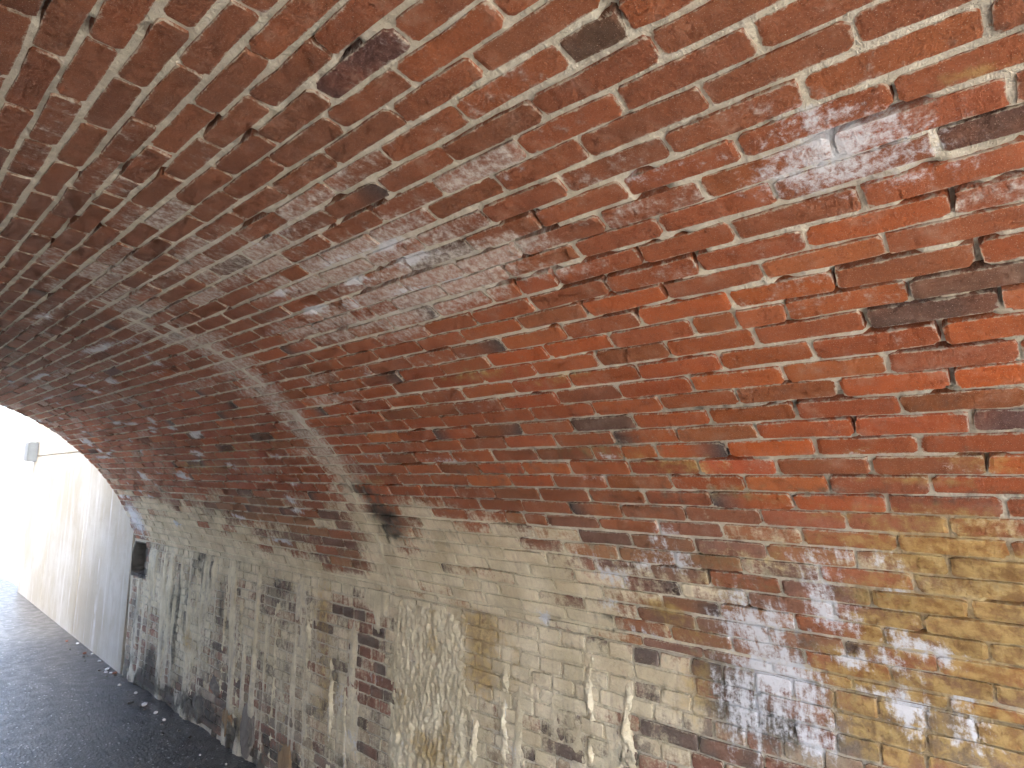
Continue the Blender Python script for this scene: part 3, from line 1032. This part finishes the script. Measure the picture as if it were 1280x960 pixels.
# ------------------------------------------------------------------ concrete beyond the far end
def concrete_material():
    mat = bpy.data.materials.new('streaked_concrete'); T = NT(mat)
    P = T.n('NewGeometry').outputs['Position']
    big = T.noise(P, .9, 4, .6, dims='3D'); drip = T.noise(T.scale(P, (3, 3, .18)), 2.4, 6, .65, dims='3D'); fin = T.noise(P, 70, 4, .65, dims='3D')
    blot = T.noise(P, 4.5, 5, .7, dims='3D')
    c = T.mix(T.ramp(big, .35, .65), C4(.36, .315, .235), C4(.45, .43, .375))
    c = T.mix(T.ramp(blot, .45, .70, 0, .6), c, C4(.34, .29, .215))
    c = T.mix(T.ramp(drip, .50, .72, 0, .65), c, C4(.32, .285, .22))
    c = T.mix(T.math('MULTIPLY', T.ramp(drip, .46, .30), T.ramp(blot, .35, .6)), c, C4(.56, .55, .52))
    c = T.mix(T.ramp(fin, .55, .8, 0, .45), c, C4(.22, .20, .165))
    T.bsdf(c, .85, T.bump(T.math('ADD', fin, T.math('MULTIPLY', blot, 2.0)), .7, .006))
    return mat
M_CONC = concrete_material()
def prism(name, base, z0, z1, mat, parent, bev=.012):
    """upright prism over a ground polygon"""
    bm = bmesh.new()
    A = [bm.verts.new((x, y, z0)) for x, y in base]; B = [bm.verts.new((x, y, z1)) for x, y in base]
    bm.faces.new(A[::-1]); bm.faces.new(B)
    n = len(base)
    for i in range(n):
        bm.faces.new((A[i], A[(i+1) % n], B[(i+1) % n], B[i]))
    bmesh.ops.recalc_face_normals(bm, faces=bm.faces)
    if bev:
        bmesh.ops.bevel(bm, geom=bm.edges[:], offset=bev, segments=2, affect='EDGES')
    me = bpy.data.meshes.new(name); bm.to_mesh(me); bm.free()
    me.materials.append(mat)
    return link(bpy.data.objects.new(name, me), parent)
cw = thing('concrete_wall', 'pale streaked concrete wall beyond the far end of the brick tunnel', 'wall', (2.5, 10, 0))
CYA, CYB = Y1+.028, 13.0
cx = lambda y: 2.108+(y-6.99)*.0325
def cw_base(a, b, t=.55, d=0.0):
    return [(cx(a)+d, a), (cx(b)+d, b), (cx(b)+t, b), (cx(a)+t, a)]
ZJ = 2.19
for a, b in ((CYA, 9.05), (9.056, 11.1), (11.106, CYB)):
    prism('lower_panel', cw_base(a, b), -.05, ZJ-.008, M_CONC, cw, .006)
    prism('upper_panel', cw_base(a, b, d=.008), ZJ+.008, 3.25, M_CONC, cw, .006)
prism('back_fill', cw_base(CYA+.02, CYB-.02, .52, .04), -.04, 3.2, M_CONC, cw, 0)
prism('coping', cw_base(CYA, CYB+.04, .62, -.05), 3.254, 3.34, M_CONC, cw, .012)
adopt(cw)
ocw = thing('unseen_low_wall', 'unseen concrete wall across the road, kept low to let skylight in', 'wall', (WL-.3, 10, 0))  # out of view; height shaped to let skylight reach the streaked wall
for a, b in ((CYA, 9.05), (9.056, 11.1), (11.106, CYB)):
    prism('panel', [(WL-.03, a), (WL-.55, a), (WL-.55, b), (WL-.03, b)], -.05, 1.1, M_CONC, ocw, .006)
adopt(ocw)
box = thing('wall_box', 'small grey cabinet fixed to the concrete wall by the far opening', 'box', (cx(12.8)-.06, 12.8, 2.15))
M_BOX = plain_material('grey_paint', (.07, .085, .095), (.10, .115, .125), 8, .5)
prism('cabinet', [(cx(12.8)-.13, 12.66), (cx(12.8)-.004, 12.66), (cx(12.8)-.004, 12.9), (cx(12.8)-.13, 12.9)], 2.10, 2.42, M_BOX, box, .01)
prism('lid', [(cx(12.8)-.145, 12.65), (cx(12.8)-.134, 12.65), (cx(12.8)-.134, 12.91), (cx(12.8)-.145, 12.91)], 2.11, 2.41, M_BOX, box, .004)
adopt(box)

# ------------------------------------------------------------------ loose fragments along the foot of the walls
M_FRAG = {'white': plain_material('chalky_fragment', (.62, .62, .62), (.80, .80, .79), 30), 'dark': plain_material('grit', (.05, .047, .042), (.16, .145, .12), 30), 'red': plain_material('brick_fragment', (.20, .075, .045), (.28, .12, .08), 30)}
frs = {k: [stone_mesh('fragment_'+k, 1, 1, .7, 80+i+7*len(k), m, 1, .8) for i in range(3)] for k, m in M_FRAG.items()}
LB = {'white': ('small white chalky fragment lying at the foot of the walls', 'white fragments along the wall foot'),
      'dark': ('small dark grit stone lying at the foot of the walls', 'dark grit along the wall foot'),
      'red': ('small red brick fragment lying at the foot of the concrete wall', 'red brick fragments by the concrete wall')}
spots = [('white', 2.03, 6.28, .022), ('white', 2.00, 6.62, .020), ('white', 1.99, 5.66, .022), ('white', 1.985, 5.46, .017), ('white', 2.05, 7.06, .022), ('white', 2.06, 7.22, .026), ('white', 2.03, 7.14, .018), ('white', 2.09, 7.60, .018), ('white', 2.11, 7.94, .020), ('white', 2.12, 8.55, .020), ('white', 1.99, 4.35, .013), ('white', 1.93, 4.62, .010),
         ('red', 2.07, 7.02, .03), ('red', 2.06, 8.02, .028), ('red', 2.06, 8.75, .02)]
rr = np.random.default_rng(5)
for i in range(26):
    y = rr.uniform(4.1, 8.6)
    spots.append(('dark', (2.0 if y < 6.9 else 2.06)-abs(rr.normal(0, .05)), y, rr.uniform(.008, .02)))
def frag(k, x, y, r, label=None, group=True):
    o = bpy.data.objects.new({'white': 'white_fragment', 'dark': 'grit_stone', 'red': 'brick_fragment'}[k], frs[k][rr.integers(3)])
    r *= .85
    o.location = (x, y, r*.45); o.scale = (r, r*rr.uniform(.8, 1.4), r); o.rotation_euler = (0, 0, rr.uniform(0, 6))
    link(o)
    tag(o, label or LB[k][0], 'stone', LB[k][1] if group else None)
for k, x, y, r in spots:
    frag(k, x, y, r)
frag('white', 1.985, 5.905, .032, 'largest white chalky fragment lying against the brick wall foot', False)

# ------------------------------------------------------------------ misty air
def haze_box():
    mat = bpy.data.materials.new('misty_air'); t = nodes(mat)
    v = t.nodes.new('ShaderNodeVolumePrincipled'); o = t.nodes.new('ShaderNodeOutputMaterial')
    v.inputs['Color'].default_value = C4(.93, .95, .97)
    v.inputs['Density'].default_value = HAZE
    t.links.new(v.outputs[0], o.inputs['Volume'])
    x, y0, y1, z0, z1 = 620, -620, 620, -1.0, 3.6
    V = [(-x, y0, z0), (x, y0, z0), (x, y1, z0), (-x, y1, z0), (-x, y0, z1), (x, y0, z1), (x, y1, z1), (-x, y1, z1)]
    F = [(0, 3, 2, 1), (4, 5, 6, 7), (0, 1, 5, 4), (1, 2, 6, 5), (2, 3, 7, 6), (3, 0, 4, 7)]
    o = bpy.data.objects.new('haze', raw_mesh('haze', V, F, mat)); o['kind'] = 'stuff'
    link(o)
HAZE = 0.007
haze_box()
